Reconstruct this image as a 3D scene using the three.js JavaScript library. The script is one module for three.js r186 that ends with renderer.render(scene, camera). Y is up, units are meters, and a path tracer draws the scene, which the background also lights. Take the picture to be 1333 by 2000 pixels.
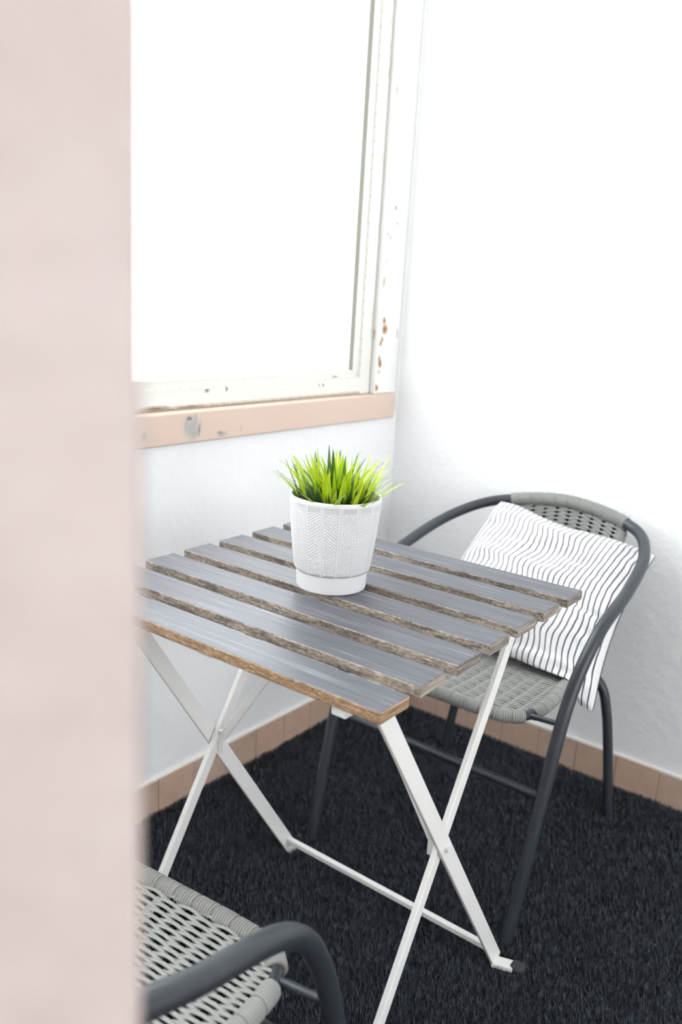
import * as THREE from 'three';
import { RoundedBoxGeometry } from 'three/addons/geometries/RoundedBoxGeometry.js';
import { mergeGeometries } from 'three/addons/utils/BufferGeometryUtils.js';
import { RectAreaLightUniformsLib } from 'three/addons/lights/RectAreaLightUniformsLib.js';

// ---------------------------------------------------------------- camera, sky, light, exposure
const scene = new THREE.Scene();
const renderer = new THREE.WebGLRenderer({ antialias: true });
renderer.toneMapping = THREE.LinearToneMapping;
renderer.toneMappingExposure = 0.63;
renderer.shadowMap.enabled = true;
RectAreaLightUniformsLib.init();

const FPX = 1681.15;                                       // focal length in pixels of a 1333 x 2000 frame
const camera = new THREE.PerspectiveCamera(2 * Math.atan(1000 / FPX) * 180 / Math.PI, 1333 / 2000, 0.02, 60);
camera.position.set(-1.8615, 1.073, 1.2519);
camera.rotation.set(-0.2463, -0.9213, 0.0601, 'YXZ');
camera.focus = 1.22;
camera.userData.fStop = 4;

const SKY = 7.0;
scene.background = new THREE.Color(0.93, 0.97, 1.0);
scene.backgroundIntensity = SKY;

// overcast daylight in front of the two glazed openings (the balcony glazing and the window of the room behind)
function daylight(w, h, p, target, k = 1) {
  const l = new THREE.RectAreaLight(new THREE.Color(0.93, 0.97, 1.0), SKY * k, w, h);
  l.position.set(...p); l.lookAt(...target); scene.add(l);
  return l;
}
daylight(2.9, 1.42, [-1.5, 1.55, -0.24], [-1.5, 1.55, 2], 1.0);
daylight(2.6, 1.7, [-1.6, 1.45, 4.26], [-1.6, 1.45, 0], 0.62);

// ---------------------------------------------------------------- helpers
let seed = 7;
const rnd = () => { seed = (seed * 1664525 + 1013904223) >>> 0; return seed / 4294967296; };
const rr = (a, b) => a + (b - a) * rnd();
const V = (x, y, z) => new THREE.Vector3(x, y, z);
const used = {};
function numbered(n) { const k = used[n] = (used[n] ?? -1) + 1; return k ? `${n}_${String(k).padStart(3, '0')}` : n; }
function mesh(name, geo, mat, parent) {
  const m = new THREE.Mesh(geo, mat);
  m.name = parent ? name : numbered(name);
  m.castShadow = m.receiveShadow = true;
  (parent ?? scene).add(m);
  return m;
}
function thing(name, label, category, pos = [0, 0, 0], turn = 0, group) {
  const g = new THREE.Group();
  g.name = numbered(name); g.position.set(...pos); g.rotation.y = turn;
  g.userData = { label, category };
  if (group) g.userData.group = group;
  scene.add(g);
  return g;
}
function structure(o, label, category) { o.userData = { ...o.userData, kind: 'structure', label, category }; return o; }
function box(x0, x1, y0, y1, z0, z1) {
  const g = new THREE.BoxGeometry(x1 - x0, y1 - y0, z1 - z0);
  g.translate((x0 + x1) / 2, (y0 + y1) / 2, (z0 + z1) / 2);
  return metreUV(g);
}
function rbox(x0, x1, y0, y1, z0, z1, r = 0.002) {
  const g = new RoundedBoxGeometry(x1 - x0, y1 - y0, z1 - z0, 2, r);
  g.translate((x0 + x1) / 2, (y0 + y1) / 2, (z0 + z1) / 2);
  return metreUV(g);
}
// uv in metres, by the main direction of each face
function metreUV(g) {
  const p = g.attributes.position, n = g.attributes.normal, uv = new Float32Array(p.count * 2);
  for (let i = 0; i < p.count; i++) {
    const ax = Math.abs(n.getX(i)), ay = Math.abs(n.getY(i)), az = Math.abs(n.getZ(i));
    if (ax >= ay && ax >= az) { uv[2 * i] = p.getZ(i); uv[2 * i + 1] = p.getY(i); }
    else if (ay >= az) { uv[2 * i] = p.getX(i); uv[2 * i + 1] = p.getZ(i); }
    else { uv[2 * i] = p.getX(i); uv[2 * i + 1] = p.getY(i); }
  }
  g.setAttribute('uv', new THREE.BufferAttribute(uv, 2));
  return g;
}
// ---- noise
function hash(x, y, s) { let h = (x * 374761393 + y * 668265263 + s * 982451653) | 0; h = Math.imul(h ^ (h >>> 13), 1274126177); return ((h ^ (h >>> 16)) >>> 0) / 4294967296; }
function vnoise(x, y, px, py, s) {       // value noise that repeats after px, py cells
  const xi = Math.floor(x), yi = Math.floor(y), fx = x - xi, fy = y - yi;
  const sx = fx * fx * (3 - 2 * fx), sy = fy * fy * (3 - 2 * fy);
  const m = (a, b) => ((a % b) + b) % b;
  const h = (a, b) => hash(m(a, px), m(b, py), s);
  return (h(xi, yi) * (1 - sx) + h(xi + 1, yi) * sx) * (1 - sy) + (h(xi, yi + 1) * (1 - sx) + h(xi + 1, yi + 1) * sx) * sy;
}
function fbm(u, v, cx, cy, oct, s) {
  let a = 0, w = 0.5, t = 0;
  for (let o = 0; o < oct; o++) { a += w * vnoise(u * cx, v * cy, cx, cy, s + o); t += w; w *= 0.55; cx *= 2; cy *= 2; }
  return a / t;
}
function dataTex(w, h, fn, srgb = true, repeat) {
  const d = new Uint8Array(w * h * 4);
  for (let y = 0; y < h; y++) for (let x = 0; x < w; x++) {
    const c = fn((x + 0.5) / w, (y + 0.5) / h), k = 4 * (y * w + x);
    d[k] = Math.max(0, Math.min(255, c[0])); d[k + 1] = Math.max(0, Math.min(255, c[1])); d[k + 2] = Math.max(0, Math.min(255, c[2])); d[k + 3] = 255;
  }
  const t = new THREE.DataTexture(d, w, h, THREE.RGBAFormat);
  t.magFilter = THREE.LinearFilter; t.minFilter = THREE.LinearMipmapLinearFilter; t.generateMipmaps = true;
  t.wrapS = t.wrapT = THREE.RepeatWrapping;
  if (srgb) t.colorSpace = THREE.SRGBColorSpace;
  if (repeat) t.repeat.set(...repeat);
  t.needsUpdate = true;
  return t;
}
const grey = (v) => [v, v, v];
const std = (o) => new THREE.MeshStandardMaterial(o);
const phys = (o) => new THREE.MeshPhysicalMaterial(o);
// ---- swept tubes: fn(s) gives the radius at arc length s
function sweep(curve, rad, n, radial = 10, closed = false, flat = null) {
  const fr = curve.computeFrenetFrames(n, closed), L = curve.getLength();
  const pos = [], nor = [], uv = [], idx = [];
  for (let i = 0; i <= n; i++) {
    const p = curve.getPointAt(closed && i === n ? 0 : i / n), N = fr.normals[i], B = fr.binormals[i], r = typeof rad === 'function' ? rad(i / n * L, L) : rad;
    for (let j = 0; j <= radial; j++) {
      const a = j / radial * Math.PI * 2, c = Math.cos(a), s = Math.sin(a);
      const d = V(c * N.x + s * B.x, c * N.y + s * B.y, c * N.z + s * B.z);
      pos.push(p.x + r * d.x, p.y + r * d.y, p.z + r * d.z); nor.push(d.x, d.y, d.z); uv.push(i / n * L, j / radial * 0.08);
    }
  }
  const w = radial + 1;
  for (let i = 0; i < n; i++) for (let j = 0; j < radial; j++) {
    const a = i * w + j, b = a + w;
    idx.push(a, a + 1, b, b, a + 1, b + 1);
  }
  if (!closed) for (const e of [0, n]) {                          // end caps
    const p = curve.getPointAt(e / n), t = curve.getTangentAt(e / n).multiplyScalar(e ? 1 : -1), c0 = pos.length / 3;
    pos.push(p.x, p.y, p.z); nor.push(t.x, t.y, t.z); uv.push(0, 0);
    for (let j = 0; j <= radial; j++) { const k = 3 * (e * w + j); pos.push(pos[k], pos[k + 1], pos[k + 2]); nor.push(t.x, t.y, t.z); uv.push(0, 0); }
    for (let j = 0; j < radial; j++) e ? idx.push(c0, c0 + 1 + j, c0 + 2 + j) : idx.push(c0, c0 + 2 + j, c0 + 1 + j);
  }
  const g = new THREE.BufferGeometry();
  g.setAttribute('position', new THREE.Float32BufferAttribute(pos, 3));
  g.setAttribute('normal', new THREE.Float32BufferAttribute(nor, 3));
  g.setAttribute('uv', new THREE.Float32BufferAttribute(uv, 2));
  g.setIndex(idx);
  if (!rad.call) return g;
  g.computeVertexNormals();
  return g;
}
// flat cord through points; a: half width along side(i), b: half height along up(i)
function cord(pts, side, up, a, b, radial = 6) {
  const pos = [], idx = [], nor = [];
  pts.forEach((p, i) => {
    const S = Array.isArray(side) ? side[i] : side, U = Array.isArray(up) ? up[i] : up;
    for (let j = 0; j < radial; j++) {
      const t = j / radial * Math.PI * 2, c = Math.cos(t), s = Math.sin(t);
      pos.push(p.x + S.x * a * c + U.x * b * s, p.y + S.y * a * c + U.y * b * s, p.z + S.z * a * c + U.z * b * s);
      const n = V(S.x * c / a + U.x * s / b, S.y * c / a + U.y * s / b, S.z * c / a + U.z * s / b).normalize();
      nor.push(n.x, n.y, n.z);
    }
  });
  for (let i = 0; i < pts.length - 1; i++) for (let j = 0; j < radial; j++) {
    const k = i * radial + j, l = i * radial + (j + 1) % radial;
    idx.push(k, l, k + radial, k + radial, l, l + radial);
  }
  const g = new THREE.BufferGeometry();
  g.setAttribute('position', new THREE.Float32BufferAttribute(pos, 3));
  g.setAttribute('normal', new THREE.Float32BufferAttribute(nor, 3));
  g.setIndex(idx);
  return g;
}
// bar of width w (in the plane given by side) and thickness t between two points
function bar(a, b, w, t, side) {
  const d = b.clone().sub(a), L = d.length();
  const y = d.clone().normalize(), z = side.clone().sub(y.clone().multiplyScalar(side.dot(y))).normalize(), x = y.clone().cross(z);
  const g = new RoundedBoxGeometry(w, L, t, 2, Math.min(w, t) * 0.22);
  g.applyMatrix4(new THREE.Matrix4().makeBasis(x, y, z).setPosition(a.clone().add(b).multiplyScalar(0.5)));
  return g;
}

// ---------------------------------------------------------------- materials
const plasterBump = dataTex(512, 512, (u, v) => grey(255 * (0.65 * fbm(u, v, 36, 36, 4, 11) + 0.35 * fbm(u, v, 9, 9, 3, 21))), false, [1 / 0.6, 1 / 0.6]);
const roughBump = dataTex(512, 512, (u, v) => grey(255 * fbm(u, v, 14, 14, 5, 31)), false, [1 / 0.5, 1 / 0.5]);
const M = {};
M.wall = std({ color: new THREE.Color(0.90, 0.905, 0.91), roughness: 0.92, bumpMap: plasterBump, bumpScale: 0.0022 });
M.ceiling = std({ color: new THREE.Color(0.86, 0.86, 0.86), roughness: 0.95, bumpMap: plasterBump, bumpScale: 0.0015 });
M.pink = std({
  map: dataTex(256, 256, (u, v) => { const n = fbm(u, v, 5, 5, 4, 41) - 0.5; return [193 + 18 * n, 179 + 20 * n, 174 + 22 * n]; }, true, [1 / 0.35, 1 / 0.35]),
  roughness: 0.95, bumpMap: roughBump, bumpScale: 0.006,
});
M.roomFloor = std({ color: new THREE.Color(0.42, 0.33, 0.25), roughness: 0.5 });
M.slab = std({ color: new THREE.Color(0.02, 0.021, 0.024), roughness: 1 });
M.outside = std({ color: new THREE.Color(0.5, 0.5, 0.48), roughness: 1 });
M.tile = [0, 1, 2].map((k) => std({
  map: dataTex(128, 128, (u, v) => { const n = fbm(u, v, 6, 6, 4, 51 + k) - 0.5; return [196 + 14 * n + k * 2, 170 + 16 * n, 152 + 18 * n - k]; }, true, [8, 8]),
  roughness: 0.7, bumpMap: plasterBump, bumpScale: 0.0007,
}));
M.grout = std({ color: new THREE.Color(0.34, 0.24, 0.18), roughness: 0.9 });
M.caulk = std({ color: new THREE.Color(0.85, 0.83, 0.78), roughness: 0.7 });
M.glass = phys({ color: new THREE.Color(0.97, 0.98, 0.98), transmission: 1, thickness: 0, roughness: 0.8, ior: 1.5,
  bumpMap: dataTex(64, 64, (u, v) => grey(128 + 60 * Math.cos(u * Math.PI * 2) + 60 * Math.cos(v * Math.PI * 2)), false, [1 / 0.0085, 1 / 0.0085]), bumpScale: 0.0006 });
M.clearGlass = phys({ color: 0xffffff, transmission: 1, thickness: 0, roughness: 0.02, ior: 1.5 });

// stained, chipped white paint of the window woodwork; spots are [x, y, size, kind] in metres on the face
function paint(w, h, x0, y0, base, spots, lines, px) {
  const W = Math.round(w * px), H = Math.round(h * px);
  const t = dataTex(W, H, (u, v) => {
    const x = x0 + u * w, y = y0 + v * h, n = fbm(u * w / 0.02, v * h / 0.02, 4096, 4096, 4, 61), n2 = fbm(u * w / 0.005, v * h / 0.005, 8192, 8192, 3, 71);
    let c = base.map((b) => b + 9 * (n - 0.5));
    for (const [sx, sy, sw, sh, col, th] of spots) {
      const d = Math.hypot((x - sx) / sw, (y - sy) / sh);
      if (d < 1.6) { const k = n2 * 1.5 + n * 0.4 + (1 - d) * 0.8 - 0.25; if (k > (th ?? 0.85)) c = col.map((b) => b + 40 * (n2 - 0.5)); else if (k > (th ?? 0.85) - 0.16) c = c.map((b, i) => 0.75 * b + 0.25 * col[i]); }
    }
    for (const [a, b, axis, wid, col, th] of lines) {             // dirt caught along a joint: axis 0 runs along x at y = a, 1 along y at x = a
      const d = Math.abs((axis ? x : y) - a) / wid;
      const along = axis ? y : x, m = fbm((along + 9) / 0.03, d * 0.4 + b, 4096, 64, 4, 81);
      if (d < 1 && m > th + d * 0.25) c = col.map((q) => q + 50 * (n2 - 0.5));
    }
    return c;
  });
  t.wrapS = t.wrapT = THREE.ClampToEdgeWrapping;
  t.repeat.set(1 / w, 1 / h); t.offset.set(-x0 / w, -y0 / h);
  return t;
}
const RUST = [148, 96, 52], DIRT = [112, 96, 76], CHIP = [176, 174, 170], WHITE = [229, 229, 223];

// ---------------------------------------------------------------- room shell
const H = 2.45, FY = -0.018;                            // ceiling; floor slab under the pile, whose tips reach y = 0
structure(mesh('floor', box(-3.4, 0.2, FY - 0.15, FY, -0.22, 1.72), M.slab), 'dark backing of the pile carpet covering the balcony floor', 'floor');
structure(mesh('floor', box(-3.6, 0.2, FY - 0.15, FY + 0.004, 1.72, 4.4), M.roomFloor), 'brown wooden floor of the room behind the doorway', 'floor');
structure(mesh('ceiling', box(-3.6, 0.2, H, H + 0.15, -0.22, 4.4), M.ceiling), 'plain white ceiling above the balcony and the room', 'ceiling');
structure(mesh('wall_right', box(0, 0.2, FY, H, -0.22, 4.4), M.wall), 'white rough plaster wall behind the woven chair', 'wall');
structure(mesh('wall_left', box(-3.4, -3.2, FY, H, -0.22, 0.97), M.wall), 'white plaster end wall of the balcony', 'wall');
{
  const s = new THREE.Shape([[-3.2, FY], [0, FY], [0, H], [-3.2, H]].map((p) => new THREE.Vector2(...p)));
  s.holes.push(new THREE.Path([[-3.0, 0.79], [-0.006, 0.79], [-0.006, 2.27], [-3.0, 2.27]].map((p) => new THREE.Vector2(...p))));
  const g = new THREE.ExtrudeGeometry(s, { depth: 0.2, bevelEnabled: false });
  g.translate(0, 0, -0.2);
  structure(mesh('wall_back', metreUV(g), M.wall), 'white plaster wall below and around the balcony window', 'wall');
}
const DX0 = -1.7335, DZ0 = 0.97, DZ1 = 1.10;
structure(mesh('wall_front', mergeGeometries([rbox(-3.4, DX0, FY, H, DZ0, DZ1, 0.006), box(DX0, 0, 2.12, H, DZ0, DZ1)].map((g) => g.index ? g.toNonIndexed() : g)), M.pink), 'pale pink rough plaster wall edge beside the doorway', 'wall');
structure(mesh('wall_room_left', box(-3.6, -3.4, FY, H, 0.97, 4.4), M.wall), 'white left wall of the room behind the doorway', 'wall');
{
  const s = new THREE.Shape([[-3.4, FY], [0, FY], [0, H], [-3.4, H]].map((p) => new THREE.Vector2(...p)));
  s.holes.push(new THREE.Path([[-2.9, 0.6], [-0.3, 0.6], [-0.3, 2.3], [-2.9, 2.3]].map((p) => new THREE.Vector2(...p))));
  const g = new THREE.ExtrudeGeometry(s, { depth: 0.2, bevelEnabled: false });
  g.translate(0, 0, 4.0);
  structure(mesh('wall_room_back', metreUV(g), M.wall), 'white wall with a wide window at the end of the room', 'wall');
}
{
  const w = new THREE.Group(); w.name = 'window_2'; scene.add(w);
  structure(w, 'wide clear window at the end of the room behind', 'window');
  const f = std({ color: new THREE.Color(0.82, 0.82, 0.8), roughness: 0.4 });
  for (const g of [box(-2.9, -0.3, 0.6, 0.66, 4.05, 4.11), box(-2.9, -0.3, 2.24, 2.3, 4.05, 4.11), box(-2.9, -2.84, 0.66, 2.24, 4.05, 4.11), box(-0.36, -0.3, 0.66, 2.24, 4.05, 4.11), box(-1.63, -1.57, 0.66, 2.24, 4.05, 4.11)]) mesh('frame_bar', g, f, w);
  for (const [a, b] of [[-2.84, -1.63], [-1.57, -0.36]]) mesh('pane', box(a, b, 0.66, 2.24, 4.078, 4.082), M.clearGlass, w);
}
structure(mesh('ground', box(-30, 30, -4.2, -4, -40, -0.6), M.outside), 'pale paved ground far below the balcony window', 'ground');

// balcony window: sashes set in the opening, trim panel by the corner, pink sill
{
  const w = new THREE.Group(); w.name = 'window_1'; scene.add(w);
  structure(w, 'old white painted balcony window with obscured patterned glass', 'window');
  const spots = [];
  const S = (x, y, sw, sh, col, th) => spots.push([x, y, sw, sh, col, th]);
  S(-0.655, 0.872, 0.006, 0.003, DIRT); S(-0.60, 0.873, 0.003, 0.005, DIRT); S(-0.285, 0.867, 0.003, 0.003, DIRT); S(-0.30, 0.868, 0.002, 0.003, DIRT);
  S(-0.235, 0.884, 0.008, 0.002, DIRT); S(-0.34, 0.898, 0.008, 0.002, DIRT); S(-0.79, 0.844, 0.03, 0.004, [96, 74, 52], 0.85); S(-0.70, 0.842, 0.03, 0.003, DIRT, 0.95);
  const railTex = paint(1.2, 0.09, -1.2, 0.835, WHITE, spots, [[0.842, 3, 0, 0.007, [170, 142, 106], 0.47], [0.840, 5, 0, 0.005, DIRT, 0.53]], 1600);
  const rail = std({ map: railTex, roughness: 0.45, bumpMap: plasterBump, bumpScale: 0.0004 });
  const vs = [];
  for (let k = 0; k < 12; k++) vs.push([-0.108 + rr(-0.003, 0.003), rr(0.95, 1.75), 0.0022, rr(0.006, 0.025), [196, 186, 160], 0.95]);
  vs.push([-0.16, 1.36, 0.004, 0.03, [196, 200, 212], 0.8]);
  const stileTex = paint(0.08, 1.5, -0.18, 0.84, WHITE, vs, [[-0.1025, 4, 1, 0.003, [186, 178, 150], 0.5]], 700);
  const stile = std({ map: stileTex, roughness: 0.45 });
  const plain = std({ color: new THREE.Color(0.83, 0.83, 0.79), roughness: 0.45 });
  const gasket = std({ color: new THREE.Color(0.16, 0.16, 0.13), roughness: 0.9 });
  const y0 = 0.8385, y1 = 2.27, zf = -0.020;
  let xr = -0.1015;
  for (let k = 0; k < 3; k++) {
    const xl = Math.max(xr - 1.0, -3.0), a = k ? plain : rail;
    const sash = new THREE.Group(); sash.name = 'sash'; w.add(sash);
    mesh('bottom_rail', mergeGeometries([rbox(xl, xr, y0, y0 + 0.042, zf - 0.045, zf, 0.003), rbox(xl + 0.04, xr - 0.04, y0 + 0.038, y0 + 0.058, zf - 0.045, zf - 0.006, 0.003)]), a, sash);
    mesh('top_rail', rbox(xl, xr, y1 - 0.05, y1, zf - 0.045, zf, 0.003), plain, sash);
    mesh('stile', mergeGeometries([rbox(xr - 0.04, xr, y0, y1, zf - 0.045, zf + 0.0005, 0.003), rbox(xr - 0.06, xr - 0.036, y0 + 0.042, y1, zf - 0.045, zf - 0.006, 0.003)]), k ? plain : stile, sash);
    mesh('stile', rbox(xl, xl + 0.055, y0, y1, zf - 0.045, zf, 0.003), plain, sash);
    mesh('pane', box(xl + 0.05, xr - 0.055, y0 + 0.053, y1 - 0.045, zf - 0.026, zf - 0.022), M.glass, sash);
    mesh('gasket', box(xr - 0.0615, xr - 0.0598, y0 + 0.058, y1 - 0.05, zf - 0.03, zf - 0.010), gasket, sash);
    xr = xl - 0.004;
  }
  // trim panel between the sash and the corner
  const ts = [];
  const T = (x, y, sw, sh, th) => ts.push([x, y, sw, sh, RUST, th]);
  T(-0.078, 1.018, 0.006, 0.010); T(-0.073, 0.997, 0.011, 0.012); T(-0.082, 0.972, 0.005, 0.007); T(-0.087, 0.963, 0.005, 0.007);
  T(-0.084, 0.913, 0.007, 0.011); T(-0.088, 0.925, 0.004, 0.009); T(-0.086, 0.893, 0.003, 0.004); T(-0.094, 0.853, 0.008, 0.007, 0.7);
  T(-0.062, 1.285, 0.004, 0.006); T(-0.05, 1.25, 0.003, 0.003); T(-0.076, 1.215, 0.003, 0.004); T(-0.088, 1.222, 0.003, 0.006, 1.0); T(-0.085, 1.16, 0.002, 0.01, 1.0);
  T(-0.09, 1.54, 0.003, 0.02, 1.05); T(-0.08, 1.56, 0.002, 0.014, 1.05); T(-0.09, 1.11, 0.005, 0.02, 1.1); T(-0.017, 0.985, 0.002, 0.015, 0.95);
  const trimTex = paint(0.1, 1.45, -0.1, 0.83, [240, 240, 238], ts, [[-0.0965, 2, 1, 0.004, [178, 165, 128], 0.56]], 900);
  structure(mesh('trim_1', rbox(-0.098, -0.006, 0.838, 2.27, -0.08, -0.004, 0.003), std({ map: trimTex, roughness: 0.5 })), 'white painted trim panel with rust spots between window and corner', 'trim');
  // sill
  const ss = [];
  for (const [x, y, a, b, th] of [[-0.735, 0.812, 0.006, 0.015, 0.8], [-0.712, 0.818, 0.005, 0.018, 0.8], [-0.722, 0.805, 0.022, 0.022, 0.92], [-0.716, 0.795, 0.012, 0.012, 0.8], [-0.70, 0.806, 0.004, 0.016, 0.9], [-0.64, 0.787, 0.014, 0.006, 0.85], [-0.585, 0.793, 0.003, 0.008, 0.95], [-0.84, 0.80, 0.008, 0.01, 0.95]]) ss.push([x, y, a, b, CHIP, th]);
  ss.push([-0.728, 0.825, 0.008, 0.004, [118, 116, 112], 0.8], [-0.703, 0.80, 0.002, 0.012, [118, 116, 112], 0.85], [-0.036, 0.815, 0.006, 0.02, [205, 198, 190], 0.9], [-0.645, 0.791, 0.008, 0.003, [140, 138, 134], 0.9]);
  const sillTex = paint(1.0, 0.08, -1.0, 0.77, [220, 197, 181], ss, [], 1700);
  const sillPaint = std({ map: sillTex, roughness: 0.6, bumpMap: plasterBump, bumpScale: 0.0006 });
  structure(mesh('trim_2', rbox(-3.0, -0.024, 0.776, 0.838, -0.19, 0.010, 0.004), sillPaint), 'chipped pink painted sill under the balcony window', 'sill');
  structure(mesh('trim_3', rbox(-0.024, -0.0005, 0.790, 0.838, -0.19, -0.004, 0.002), M.wall), 'white plaster filling at the end of the sill', 'trim');
}
// skirting of square tiles painted over in pink
function skirting(name, label, len, place) {
  const g = new THREE.Group(); g.name = name; scene.add(g);
  structure(g, label, 'baseboard');
  const y1 = 0.072, T = 0.008;
  mesh('tile_bed', box(0, len, FY, y1 - 0.004, 0, T - 0.002), M.grout, g);
  const n = Math.round(len / 0.0985);
  const geos = [0, 1, 2].map((k) => rbox(0.0006, 0.0979, FY, y1 + (k - 1) * 0.0008, 0, T + (k - 1) * 0.0005, 0.0015));
  for (let i = 0; i < n; i++) { const k = Math.floor(rnd() * 3), t = mesh('tile', geos[k], M.tile[k], g); t.position.x = i * 0.0985; }
  mesh('caulk_bead', rbox(0, len, y1 - 0.002, y1 + 0.005, -0.001, T - 0.001, 0.002), M.caulk, g);
  place(g);
}
skirting('baseboard_right', 'pink painted tile skirting along the wall behind the chair', 1.478, (g) => { g.rotation.y = -Math.PI / 2; g.position.set(0, 0, 0.0035); });
skirting('baseboard_back', 'pink painted tile skirting under the balcony window', 3.152, (g) => { g.position.set(-3.16, 0, 0); });

// ---------------------------------------------------------------- folding table
const WHITE_METAL = std({ color: new THREE.Color(0.80, 0.79, 0.77), roughness: 0.38 });
const RUBBER = std({ color: new THREE.Color(0.028, 0.029, 0.032), roughness: 0.75 });
const TOPY = 0.663, SW = 0.0562, SL = 0.55, GAP = (0.54 - 7 * SW) / 6, ST = 0.0145;
{
  // weathered stain: the upper 70 % of the texture is the broad face, the lower 30 % the bare, worn edges
  const woodTex = (k) => dataTex(1024, 192, (u, v) => {
    if (v > 0.3) {
      const t = (v - 0.3) / 0.7, edge = Math.min(t, 1 - t) * 2;                      // 0 at the long edges
      const g = fbm(u, t, 6, 90, 4, 100 + k), s = fbm(u, t, 5, 14, 4, 120 + k), p = fbm(u, t, 10, 3, 4, 140 + k);
      const f = fbm(u, t, 40, 120, 2, 110 + k), d = 46 * (g - 0.5) + 34 * (s - 0.5) + 22 * (f - 0.5);
      let c = [82 + d, 83 + d, 90 + d];
      if (s > 0.62) c = c.map((q, i) => q + (s - 0.62) * [120, 112, 104][i]);          // stain rubbed thin
      const worn = p * 0.5 + g * 0.5 - edge * 4.5;
      if (worn > 0.42) c = c.map((q, i) => q * 0.5 + 0.5 * [172, 166, 154][i] + 50 * (g - 0.5));
      return c;
    }
    const t = v / 0.3, g = fbm(u, t, 40, 12, 4, 160 + k), p = fbm(u, t, 16, 3, 4, 180 + k), e = fbm(u, t, 5, 1, 2, 190 + k);
    const a = p < 0.46 ? [116, 107, 100] : [144, 133, 121], b = k === 0 && p + e > 0.85 ? [150, 122, 94] : a, f = fbm(u, t, 160, 10, 2, 195 + k);
    return b.map((q) => q + 70 * (g - 0.5) + 80 * (f - 0.5));
  });
  const slatGeo = () => {
    const g = new RoundedBoxGeometry(SW, ST, SL, 3, 0.0022);
    const p = g.attributes.position, n = g.attributes.normal, uv = g.attributes.uv;
    for (let i = 0; i < p.count; i++) {
      const up = Math.abs(n.getY(i)) > 0.75, u = p.getZ(i) / SL + 0.5;
      if (up) uv.setXY(i, u, 0.305 + 0.69 * (p.getX(i) / SW + 0.5));
      else if (Math.abs(n.getZ(i)) > 0.6) uv.setXY(i, 0.02 + p.getX(i) * 0.3 + 0.1, 0.02 + 0.26 * (p.getY(i) / ST + 0.5));
      else uv.setXY(i, u, 0.02 + 0.26 * (p.getY(i) / ST + 0.5));
    }
    return g;
  };
  const t = thing('folding_table', 'small folding table with weathered grey wooden slats on white steel legs', 'table', [-0.9266, FY, 0.5293], 0.0162);
  const geo = slatGeo(), Y = (y) => y - FY;
  for (let i = 0; i < 7; i++) {
    const tex = woodTex(i), m = phys({ map: tex, roughness: 0.43, specularIntensity: 1, bumpMap: tex, bumpScale: 0.0005 });
    const s = mesh('slat', geo, m, t);
    s.position.set(-0.27 + SW / 2 + i * (SW + GAP), Y(TOPY - ST / 2), rr(-0.0015, 0.0015));
    s.rotation.y = rr(-0.002, 0.002);
  }
  for (const v of [-0.212, 0.212]) mesh('support_rail', rbox(-0.255, 0.255, Y(0.630), Y(TOPY - ST + 0.0005), v - 0.010, v + 0.010, 0.002), WHITE_METAL, t);
  mesh('centre_rail', rbox(-0.25, 0.25, Y(0.634), Y(TOPY - ST + 0.0005), -0.012, 0.012, 0.002), WHITE_METAL, t);
  const zAx = V(0, 0, 1);
  for (const s of [-1, 1]) {
    const va = 0.2265 * s, vb = 0.2175 * s;
    const foot = V(0.226, Y(0.004), va);
    const A = mesh('leg', bar(V(-0.205, Y(0.640), va), foot, 0.026, 0.006, zAx), WHITE_METAL, t);
    if (s > 0) {
      mesh('bent_foot', bar(V(0.219, Y(0.002), va - 0.004), V(0.232, Y(0.001), va + 0.030), 0.021, 0.010, V(0, 1, 0)), WHITE_METAL, A);
      mesh('rubber_cap', new RoundedBoxGeometry(0.024, 0.016, 0.024, 3, 0.006).translate(0.234, Y(0.001), va + 0.037), RUBBER, A);
    } else mesh('foot_end', bar(V(0.222, Y(0.010), va), V(0.238, FY * 0, va), 0.024, 0.007, zAx), WHITE_METAL, A);
    mesh('leg', bar(V(0.178, Y(0.640), vb), V(-0.205 - 0.006, 0.002, vb), 0.0195, 0.009, zAx), WHITE_METAL, t);
    // pivot and brace up to the middle of the top
    const pv = new THREE.CylinderGeometry(0.0055, 0.0055, 0.024, 16); pv.rotateX(Math.PI / 2); pv.translate(-0.002, Y(0.3415), 0.223 * s);
    mesh('pivot', pv, WHITE_METAL, t);
    mesh('brace', mergeGeometries([bar(V(-0.001, Y(0.345), 0.205 * s), V(-0.001, Y(0.634), 0.012 * s), 0.014, 0.005, V(1, 0, 0)), bar(V(-0.001, Y(0.358), 0.206 * s), V(-0.001, Y(0.318), 0.206 * s), 0.012, 0.005, V(1, 0, 0))]), WHITE_METAL, t);
  }
  mesh('cross_bar', bar(V(0.212, Y(0.030), -0.226), V(0.212, Y(0.030), 0.226), 0.011, 0.011, V(0, 1, 0)), WHITE_METAL, t);
}

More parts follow.
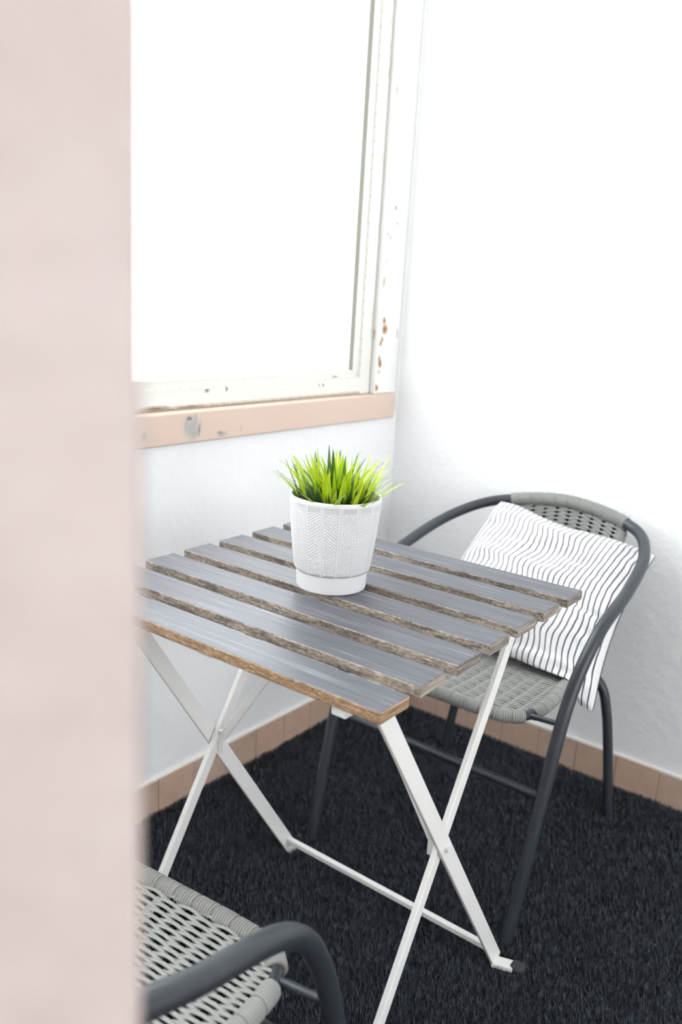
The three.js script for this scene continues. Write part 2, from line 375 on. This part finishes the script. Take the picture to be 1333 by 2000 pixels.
// ---------------------------------------------------------------- potted grass on the table
{
  const t = thing('potted_grass', 'artificial green grass in a white embossed ceramic pot on the table', 'potted plant', [-0.9165, TOPY, 0.5235]);
  const emboss = dataTex(512, 512, (u, v) => {
    const col = u * 8, c = Math.floor(col), f = col - c, up = c % 2 ? f : 1 - f;
    let h = 0.5 + 0.5 * Math.sin((v * 36 + up * 4) * Math.PI * 2);                 // slanting ribs, chevron-wise
    h *= 0.55 + 0.45 * Math.sin((v * 36 - up * 8) * Math.PI * 2);
    if (f < 0.05 || f > 0.95) h = 0.0; else if (f < 0.12 || f > 0.88) h = 0.75;
    return grey(70 + 170 * h);
  }, false, [2, 1]);
  const potMat = phys({ color: new THREE.Color(0.72, 0.72, 0.725), roughness: 0.5, bumpMap: emboss, bumpScale: 0.0015 });
  const bandMat = phys({ color: new THREE.Color(0.70, 0.705, 0.71), roughness: 0.4 });
  const L = (pts) => new THREE.LatheGeometry(pts.map((p) => new THREE.Vector2(...p)), 72);
  mesh('pot', L([[0.0518, 0.0265], [0.0535, 0.0275], [0.0553, 0.031], [0.0585, 0.052], [0.0612, 0.076], [0.0636, 0.1], [0.0652, 0.122], [0.0657, 0.131]]), potMat, t);
  mesh('rim', L([[0.0657, 0.130], [0.0659, 0.133], [0.0653, 0.1355], [0.0639, 0.1362], [0.0623, 0.1352], [0.0617, 0.132], [0.060, 0.115], [0.0585, 0.1]]), bandMat, t);
  mesh('base_band', L([[0, 0.0], [0.0478, 0.0], [0.0500, 0.001], [0.0507, 0.003], [0.0512, 0.015], [0.0517, 0.0265], [0.0519, 0.028], [0.048, 0.029], [0, 0.029]]), bandMat, t);
  mesh('filling', L([[0, 0.116], [0.03, 0.117], [0.0595, 0.114]]), std({ color: new THREE.Color(0.17, 0.27, 0.08), roughness: 1 }), t);
  const leafGeo = (bend, twist, w) => {
    const N = 9, pos = [], idx = [], uv = [];
    for (let i = 0; i <= N; i++) {
      const s = i / N, wd = w * (s < 0.35 ? 0.75 + 0.7 * s : 1) * Math.pow(1 - s, 0.75) * 0.5 + 0.00012, a = twist * s;
      const x = bend * s * s, y = s * (1 - 0.25 * bend * bend * s);
      for (const q of [-1, 0, 1]) { pos.push(x + Math.sin(a) * q * wd * 12 * 0.08 - (q === 0 ? 0.008 : 0), y, Math.cos(a) * q * wd * 12); uv.push((q + 1) / 2, s); }
    }
    for (let i = 0; i < N; i++) for (let j = 0; j < 2; j++) { const a = i * 3 + j, b = a + 3; idx.push(a, b, a + 1, b, b + 1, a + 1); }
    const g = new THREE.BufferGeometry();
    g.setAttribute('position', new THREE.Float32BufferAttribute(pos, 3)); g.setAttribute('uv', new THREE.Float32BufferAttribute(uv, 2)); g.setIndex(idx);
    g.computeVertexNormals();
    return g;
  };
  const leafTex = (a, b, at, k) => dataTex(32, 256, (u, v) => {        // printed plastic leaf: tip dye b meets base dye a along ragged streaks, paler veins
    const ragged = fbm(u, v, 12, 3, 3, 200 + k), n = fbm(u, v, 16, 2, 3, 220 + k), m = v + (ragged - 0.5) * 0.55 > at ? 1 : 0;
    return [0, 1, 2].map((i) => (m ? b[i] : a[i]) * (0.82 + 0.36 * n));
  });
  const kinds = [[[52, 92, 26], [178, 208, 30], 0.40], [[84, 122, 36], [206, 224, 48], 0.32], [[34, 66, 28], [70, 110, 34], 0.6], [[140, 176, 28], [214, 226, 40], 0.3], [[46, 80, 36], [150, 188, 44], 0.62]];
  const mats = kinds.map(([a, b, at], k) => phys({ map: leafTex(a, b, at, k), roughness: 0.5, transmission: 0.35, thickness: 0, side: THREE.DoubleSide }));
  const geos = [];
  for (let k = 0; k < 10; k++) geos.push(leafGeo(rr(-0.1, 0.5), rr(-1.2, 1.2), rr(0.0105, 0.015)));
  for (let i = 0; i < 165; i++) {
    const a = i * 2.39996 + rr(-0.3, 0.3), R = 0.055 * Math.sqrt((i + 0.5) / 165), out = R / 0.055;
    const leaf = mesh('leaf', geos[i % 10], mats[[0, 1, 2, 0, 3, 4, 1, 0, 2, 1][Math.floor(rnd() * 10)]], t);
    const len = rr(0.058, 0.092) * (1 - 0.10 * out) + (rnd() < 0.12 ? 0.012 : 0);
    leaf.position.set(R * 0.84 * Math.cos(a), 0.112, -R * 0.84 * Math.sin(a));
    leaf.rotation.set(0, a + rr(-0.35, 0.35), -(0.04 + 0.50 * out * out + rr(-0.15, 0.10)), 'YXZ');
    leaf.scale.set(len, len, len);
  }
}

// ---------------------------------------------------------------- chairs of bent tube and woven cord
const TUBE = phys({ color: new THREE.Color(0.030, 0.035, 0.043), roughness: 0.36, specularIntensity: 1 });
const CORD = std({ color: new THREE.Color(0.31, 0.312, 0.295), roughness: 0.55 });
function makeChair(label) {
  const c = thing('bistro_chair', label, 'chair', [0, 0, 0], 0, 'woven bistro chairs');
  const half = [[-0.2555, FY, 0.2205], [-0.252, 0.008, 0.222], [-0.193, 0.245, 0.229], [-0.137, 0.419, 0.233], [-0.059, 0.523, 0.241], [0.075, 0.570, 0.239], [0.212, 0.608, 0.216], [0.302, 0.635, 0.153], [0.324, 0.657, 0]];
  const hoopPts = [...half.map(([x, y, z]) => V(x, y, z)), ...half.slice(0, -1).reverse().map(([x, y, z]) => V(x, y, -z))];
  const hoop = new THREE.CatmullRomCurve3(hoopPts, false, 'catmullrom', 0.5);
  mesh('hoop_frame', sweep(hoop, 0.0117, 200, 16), TUBE, c);
  const rear = [[0.262, FY, 0.212], [0.250, 0.0, 0.210], [0.250, 0.13, 0.192], [0.250, 0.235, 0.174], [0.2485, 0.285, 0.158], [0.246, 0.315, 0.125], [0.244, 0.326, 0.07]];
  mesh('rear_leg_frame', sweep(new THREE.CatmullRomCurve3([...rear.map(([x, y, z]) => V(x, y, z)), ...rear.slice().reverse().map(([x, y, z]) => V(x, y, -z))]), 0.0105, 120, 14), TUBE, c);
  const st = new THREE.CylinderGeometry(0.0075, 0.0075, 0.456, 12); st.rotateX(Math.PI / 2); st.translate(-0.190, 0.252, 0);
  mesh('stretcher', st, TUBE, c);
  const RY = 0.370;
  const rp = [[-0.185, 0], [-0.184, 0.09], [-0.178, 0.138], [-0.150, 0.166], [-0.10, 0.174], [0.0, 0.166], [0.09, 0.148], [0.148, 0.115], [0.168, 0.06], [0.171, 0]];
  const ring = new THREE.CatmullRomCurve3([...rp.map(([x, z]) => V(x, RY, z)), ...rp.slice(1, -1).reverse().map(([x, z]) => V(x, RY, -z))], true);
  mesh('seat_ring', sweep(ring, 0.0085, 160, 10, true), TUBE, c);
  for (const s of [-1, 1]) {
    const rod = (a, b) => { const g = new THREE.CylinderGeometry(0.005, 0.005, a.distanceTo(b), 10); g.applyQuaternion(new THREE.Quaternion().setFromUnitVectors(V(0, 1, 0), b.clone().sub(a).normalize())); g.translate(...a.clone().add(b).multiplyScalar(0.5)); return g; };
    mesh('side_rod', rod(V(-0.148, RY, 0.160 * s), V(-0.150, 0.376, 0.232 * s)), TUBE, c);
    mesh('rear_rod', rod(V(0.142, RY - 0.002, 0.10 * s), V(0.245, 0.322, 0.10 * s)), TUBE, c);
    const cap = new THREE.CylinderGeometry(0.0128, 0.0128, 0.012, 16); cap.translate(-0.2553, FY + 0.006, 0.2206 * s);
    mesh('foot_cap', cap, RUBBER, c);
    const cap2 = new THREE.CylinderGeometry(0.0118, 0.0118, 0.012, 16); cap2.translate(0.2605, FY + 0.006, 0.2115 * s);
    mesh('foot_cap', cap2, RUBBER, c);
  }
  // cord wound round the ring: ribs of one cord each, a gap after every eighth, bare where the side rods are welded on
  const rib = (r) => (s) => { const k = Math.floor(s / 0.0036), f = s / 0.0036 - k; return r + (k % 8 === 7 ? -0.0018 : 0) + 0.0022 * Math.sin(f * Math.PI) - 0.0013; };
  const part = (curve, a, b) => { const pts = []; for (let i = 0; i <= 80; i++) pts.push(curve.getPointAt((((a + (b - a) * i / 80) % 1) + 1) % 1)); return new THREE.CatmullRomCurve3(pts); };
  let uc = 0; for (let i = 0; i < 300; i++) { const p = ring.getPointAt(i / 1000); if (Math.hypot(p.x + 0.150, p.z - 0.166) < 0.006) { uc = i / 1000; break; } }
  const wrap = (curve, r) => sweep(curve, rib(r), Math.round(curve.getLength() / 0.0036 * 8), 12);
  mesh('edge_binding', wrap(part(ring, -uc + 0.004, uc - 0.002), 0.0122), CORD, c);
  mesh('edge_binding', wrap(part(ring, uc + 0.016, 1 - uc - 0.016), 0.0118), CORD, c);
  // weave of the seat: stakes run front to back, flat cords pass over and under them in turn
  const P = 0.027, widthAt = (x) => { for (let i = 0; i < rp.length - 1; i++) if (x >= rp[i][0] && x <= rp[i + 1][0] + 1e-9 && i > 1) return rp[i][1] + (rp[i + 1][1] - rp[i][1]) * (x - rp[i][0]) / (rp[i + 1][0] - rp[i][0]); return 0.138; };
  const gs = [], sag = (x, z) => -0.010 * Math.max(0, 1 - (z / 0.17) ** 2) * Math.max(0, 1 - ((x + 0.01) / 0.18) ** 2);
  let row = 0;
  for (let x = -0.176; x < 0.163; x += 0.0044, row++) {
    const w = widthAt(x) - 0.004, pts = [], n = Math.round(2 * w / P * 6);
    for (let i = 0; i <= n; i++) { const z = -w + 2 * w * i / n; pts.push(V(x + 0.0005 * Math.sin(z * 90 + row), RY + 0.004 + sag(x, z) + 0.0024 * Math.cos(Math.PI * (z / P + row)), z)); }
    gs.push(cord(pts, V(1, 0, 0), V(0, 1, 0), 0.0029, 0.0013));
  }
  for (let k = -6; k <= 6; k++) for (const o of [-0.0035, 0, 0.0035]) {
    const z = k * P + o, pts = [];
    for (let x = -0.183; x <= 0.166; x += 0.01) if (Math.abs(z) < widthAt(x)) pts.push(V(x, RY + 0.003 + sag(x, z), z));
    if (pts.length > 3) gs.push(cord(pts, V(0, 0, 1), V(0, 1, 0), 0.0017, 0.0014));
  }
  mesh('seat_weave', mergeGeometries(gs), CORD, c).userData.kind = 'stuff';
  // backrest: binding on the top of the hoop, two side rods, woven panel between
  let u0 = 0.5, u1 = 0.5; while (hoop.getPointAt(u0).z < 0.138) u0 -= 0.001; while (hoop.getPointAt(u1).z > -0.130) u1 += 0.001;
  mesh('top_binding', wrap(part(hoop, u0, u1), 0.0142), CORD, c);
  const topAt = (q) => hoop.getPointAt(u0 + (u1 - u0) * (0.5 - q / 2));               // q from -1 to 1 across
  const backAt = (q, t) => {
    const a = topAt(q), b = V(0.166 - 0.012 * q * q, RY + 0.006, 0.112 * q), p = a.clone().lerp(b, t);
    p.x += 0.045 * Math.sin(t * Math.PI) * (0.8 - 0.3 * q * q); p.y -= 0.004;
    return p;
  };
  for (const s of [-1, 1]) {
    const pts = []; for (let i = 0; i <= 20; i++) pts.push(backAt(s, i / 20));
    mesh('back_rod', sweep(new THREE.CatmullRomCurve3(pts), 0.006, 40, 10), TUBE, c);
    mesh('rod_binding', wrap(new THREE.CatmullRomCurve3(pts.slice(1, 20)), 0.0085), CORD, c);
  }
  const gb = [];
  for (let i = 0; i < 62; i++) {
    const t = 0.02 + 0.965 * i / 61, pts = [], ups = [];
    for (let j = 0; j <= 60; j++) {
      const q = -0.98 + 1.96 * j / 60, p = backAt(q, t), d = backAt(q, Math.min(1, t + 0.01)).sub(backAt(q, Math.max(0, t - 0.01))).normalize(), across = backAt(q + 0.01, t).sub(backAt(q - 0.01, t)).normalize(), n = d.clone().cross(across).normalize();
      p.addScaledVector(n, 0.0034 * Math.cos(Math.PI * (q * 4.9 + i))); pts.push(p); ups.push(n);
    }
    gb.push(cord(pts, V(0, 1, 0), ups, 0.0021, 0.0014));
  }
  for (let k = -4; k <= 4; k++) for (const o of [-0.012, 0.012]) {
    const pts = []; for (let i = 0; i <= 24; i++) pts.push(backAt(k / 4.9 + o, i / 24));
    gb.push(cord(pts, V(0, 0, 1), V(1, 0, 0), 0.0017, 0.0014));
  }
  mesh('back_weave', mergeGeometries(gb), CORD, c).userData.kind = 'stuff';
  return c;
}
const chair = makeChair('dark tube chair with grey woven seat holding the striped cushion by the wall');
chair.position.set(-0.385, 0, 0.5204);
const chair2 = chair.clone();
chair2.name = numbered('bistro_chair');
chair2.userData = { label: 'empty woven grey chair with dark tube arms beside the pink wall edge', category: 'chair', group: 'woven bistro chairs' };
scene.add(chair2);
chair2.position.set(-1.445, 0, 0.610); chair2.rotation.y = Math.PI + 0.103;

// ---------------------------------------------------------------- striped cushion leaning in the far chair
{
  const stripe = dataTex(2048, 64, (u, v) => {
    const n = 31, f = (u * n + 0.5) % 1, d = Math.abs(f - 0.5) / n * 0.40, line = d < 0.00135, w = 8 * (hash(Math.floor(u * 1024), Math.floor(v * 64), 5) - 0.5);
    return line ? [46 + w, 43 + w, 52 + w] : [232 + w, 231 + w, 233 + w];
  });
  stripe.repeat.set(1, 8);
  const weave = dataTex(256, 256, (u, v) => grey(128 + 60 * Math.sin(u * Math.PI * 64) * Math.sin(v * Math.PI * 64) + 50 * (fbm(u, v, 20, 20, 2, 9) - 0.5)), false, [8, 8]);
  const cloth = phys({ map: stripe, roughness: 0.95, sheen: 0.3, sheenRoughness: 0.6, sheenColor: new THREE.Color(1, 1, 1), bumpMap: weave, bumpScale: 0.0004, side: THREE.DoubleSide });
  const BL = V(-0.345, 0.412, 0.332), BR = V(-0.368, 0.330, 0.750), TL = V(-0.135, 0.650, 0.388), TR = V(-0.090, 0.592, 0.742);
  const N = 72, pos = [], uv = [], idx = [];
  const smooth = (a, b, x) => { const t = Math.max(0, Math.min(1, (x - a) / (b - a))); return t * t * (3 - 2 * t); };
  for (let f = 0; f < 2; f++) for (let j = 0; j <= N; j++) for (let i = 0; i <= N; i++) {
    const u = i / N, v = j / N, a = 2 * u - 1, b = 2 * v - 1;
    // sides drawn in between the corners
    const k4 = Math.pow(Math.abs(a * b), 6), round = 1 - 0.035 * k4;                      // corners rounded off
    const uu = 0.5 + 0.5 * a * (1 - (a > 0 ? 0.13 : 0.05) * (1 - b * b)) * round, vv = 0.5 + 0.5 * b * (1 - (b > 0 ? 0.05 + 0.05 * Math.exp(-(((u - 0.42) / 0.2) ** 2)) : 0.03) * (1 - a * a)) * round;
    const p = BL.clone().multiplyScalar((1 - uu) * (1 - vv)).addScaledVector(BR, uu * (1 - vv)).addScaledVector(TL, (1 - uu) * vv).addScaledVector(TR, uu * vv);
    const across = BR.clone().lerp(TR, vv).sub(BL.clone().lerp(TL, vv)).normalize(), up = TL.clone().lerp(TR, uu).sub(BL.clone().lerp(BR, uu)).normalize(), n = up.clone().cross(across).normalize();
    if (n.x > 0) n.negate();                                                          // towards the sitter
    let puff = Math.pow(Math.max(0, 1 - a * a), 0.45) * Math.pow(Math.max(0, 1 - b * b), 0.45);
    // the cushion slumps: fuller low down, dented where it folds, creased from the corners
    const edge = Math.min(1, 6 * Math.min(1 - Math.abs(a), 1 - Math.abs(b)));
    let h = puff * (f ? -0.038 : 0.066 + 0.018 * (1 - v));
    if (!f) {
      const crease = (c, w, x) => -Math.exp(-(((x - c) / w) ** 2));
      h += edge * 0.010 * crease(0.66 + 0.10 * Math.sin(u * 3.0) - 0.05 * u, 0.035, v) * smooth(0.02, 0.2, u) * smooth(0.98, 0.6, u);
      h += edge * 0.011 * crease(0.47 - 0.02 * u, 0.022, v) * smooth(0.55, 0.8, u);
      h += edge * 0.009 * crease(0.30 + 0.25 * (1 - u), 0.03, v) * smooth(0.75, 0.95, u);
      h += edge * 0.006 * crease(0.13 + 0.03 * Math.sin(u * 9), 0.03, v);
      h += edge * 0.022 * (fbm(u, v, 4, 6, 3, 300) - 0.5) + edge * 0.009 * (fbm(u * 0.9, v, 7, 20, 2, 310) - 0.5);
    } else h += edge * 0.006 * (fbm(u, v, 5, 7, 3, 320) - 0.5);
    p.addScaledVector(n, h);
    const wob = edge * 0.020 * (fbm(u * 0.8, v, 3, 9, 2, 330) - 0.5);
    p.addScaledVector(across, wob).addScaledVector(up, edge * 0.006 * (fbm(u, v, 8, 8, 2, 340) - 0.5));
    // seam lifts and dips
    p.addScaledVector(n, (1 - edge) * 0.008 * (fbm(u, v, 7, 7, 2, 350) - 0.5));
    const rest = 0.386 - 0.09 * smooth(0.685, 0.74, p.z);                              // lies on the seat, hangs over its side
    if (p.y < rest + 0.012) p.y = rest + 0.012 * Math.exp((p.y - rest - 0.012) / 0.012);
    pos.push(p.x, p.y, p.z); uv.push(u, v);
  }
  const w = N + 1;
  for (let f = 0; f < 2; f++) for (let j = 0; j < N; j++) for (let i = 0; i < N; i++) {
    const k = f * w * w + j * w + i;
    f ? idx.push(k, k + 1, k + w, k + 1, k + w + 1, k + w) : idx.push(k, k + w, k + 1, k + 1, k + w, k + w + 1);
  }
  const g = new THREE.BufferGeometry();
  g.setAttribute('position', new THREE.Float32BufferAttribute(pos, 3)); g.setAttribute('uv', new THREE.Float32BufferAttribute(uv, 2)); g.setIndex(idx);
  g.computeVertexNormals();
  const m = mesh('cushion', g, cloth);
  m.userData = { label: 'white cotton cushion with thin dark stripes leaning against the chair back', category: 'cushion' };
}

// ---------------------------------------------------------------- shaggy dark pile on the balcony floor
{
  const blades = 12, pos = [], idx = [], col0 = [];
  for (let k = 0; k < blades; k++) {
    const a = rr(0, 6.283), lean = rr(0.2, 1.0), bx = rr(-0.004, 0.004), bz = rr(-0.004, 0.004), hgt = rr(0.015, 0.024), w = rr(0.00045, 0.0008), tone = [0.45, 0.6, 0.8, 1, 1.2, 1.6, 2.3][k % 7], ca = Math.cos(a), sa = Math.sin(a);
    const b0 = pos.length / 3;
    for (let i = 0; i <= 3; i++) {
      const s = i / 3, out = lean * 0.014 * s * s, ww = w * (1 - 0.75 * s * s), y = hgt * s * (1 - 0.12 * lean * s);
      for (const q of [-1, 1]) { pos.push(bx + ca * out - sa * q * ww, y, bz + sa * out + ca * q * ww); col0.push(tone, tone, tone); }
    }
    for (let i = 0; i < 3; i++) { const c = b0 + 2 * i; idx.push(c, c + 2, c + 1, c + 1, c + 2, c + 3); }
  }
  const g = new THREE.BufferGeometry();
  g.setAttribute('position', new THREE.Float32BufferAttribute(pos, 3)); g.setAttribute('color', new THREE.Float32BufferAttribute(col0, 3)); g.setIndex(idx); g.computeVertexNormals();
  const m = std({ color: 0xffffff, vertexColors: true, roughness: 0.5, side: THREE.DoubleSide });
  const X0 = -2.0, X1 = -0.008, Z0 = 0.008, Z1 = 1.70, step = 0.0052;
  const nx = Math.floor((X1 - X0) / step), nz = Math.floor((Z1 - Z0) / step);
  const im = new THREE.InstancedMesh(g, m, nx * nz);
  im.name = 'carpet_pile'; im.userData = { label: 'dark charcoal shaggy pile carpet of short synthetic blades', category: 'carpet', kind: 'stuff' };
  const mt = new THREE.Matrix4(), q = new THREE.Quaternion(), up = V(0, 1, 0), col = new THREE.Color();
  let k = 0;
  for (let i = 0; i < nx; i++) for (let j = 0; j < nz; j++) {
    let x = X0 + (i + rnd()) * step, z = Z0 + (j + rnd()) * step;
    if (x < -1.72 && z > 0.955 && z < 1.115) z -= 0.2;
    const s = rr(0.8, 1.15), tuft = fbm((x + 3) / 4, z / 4, 160, 160, 3, 400);
    q.setFromAxisAngle(up, rr(0, 6.283));
    mt.compose(V(x, FY - 0.001, z), q, V(s, s * (0.82 + 0.36 * tuft), s));
    im.setMatrixAt(k, mt);
    const t = rnd(), d = t < 0.2 ? 1.6 : t < 0.6 ? 1.0 : 0.6;
    im.setColorAt(k, col.setRGB(0.046 * d, 0.055 * d, 0.072 * d)); k++;
  }
  im.castShadow = im.receiveShadow = true;
  scene.add(im);
}

renderer.render(scene, camera);
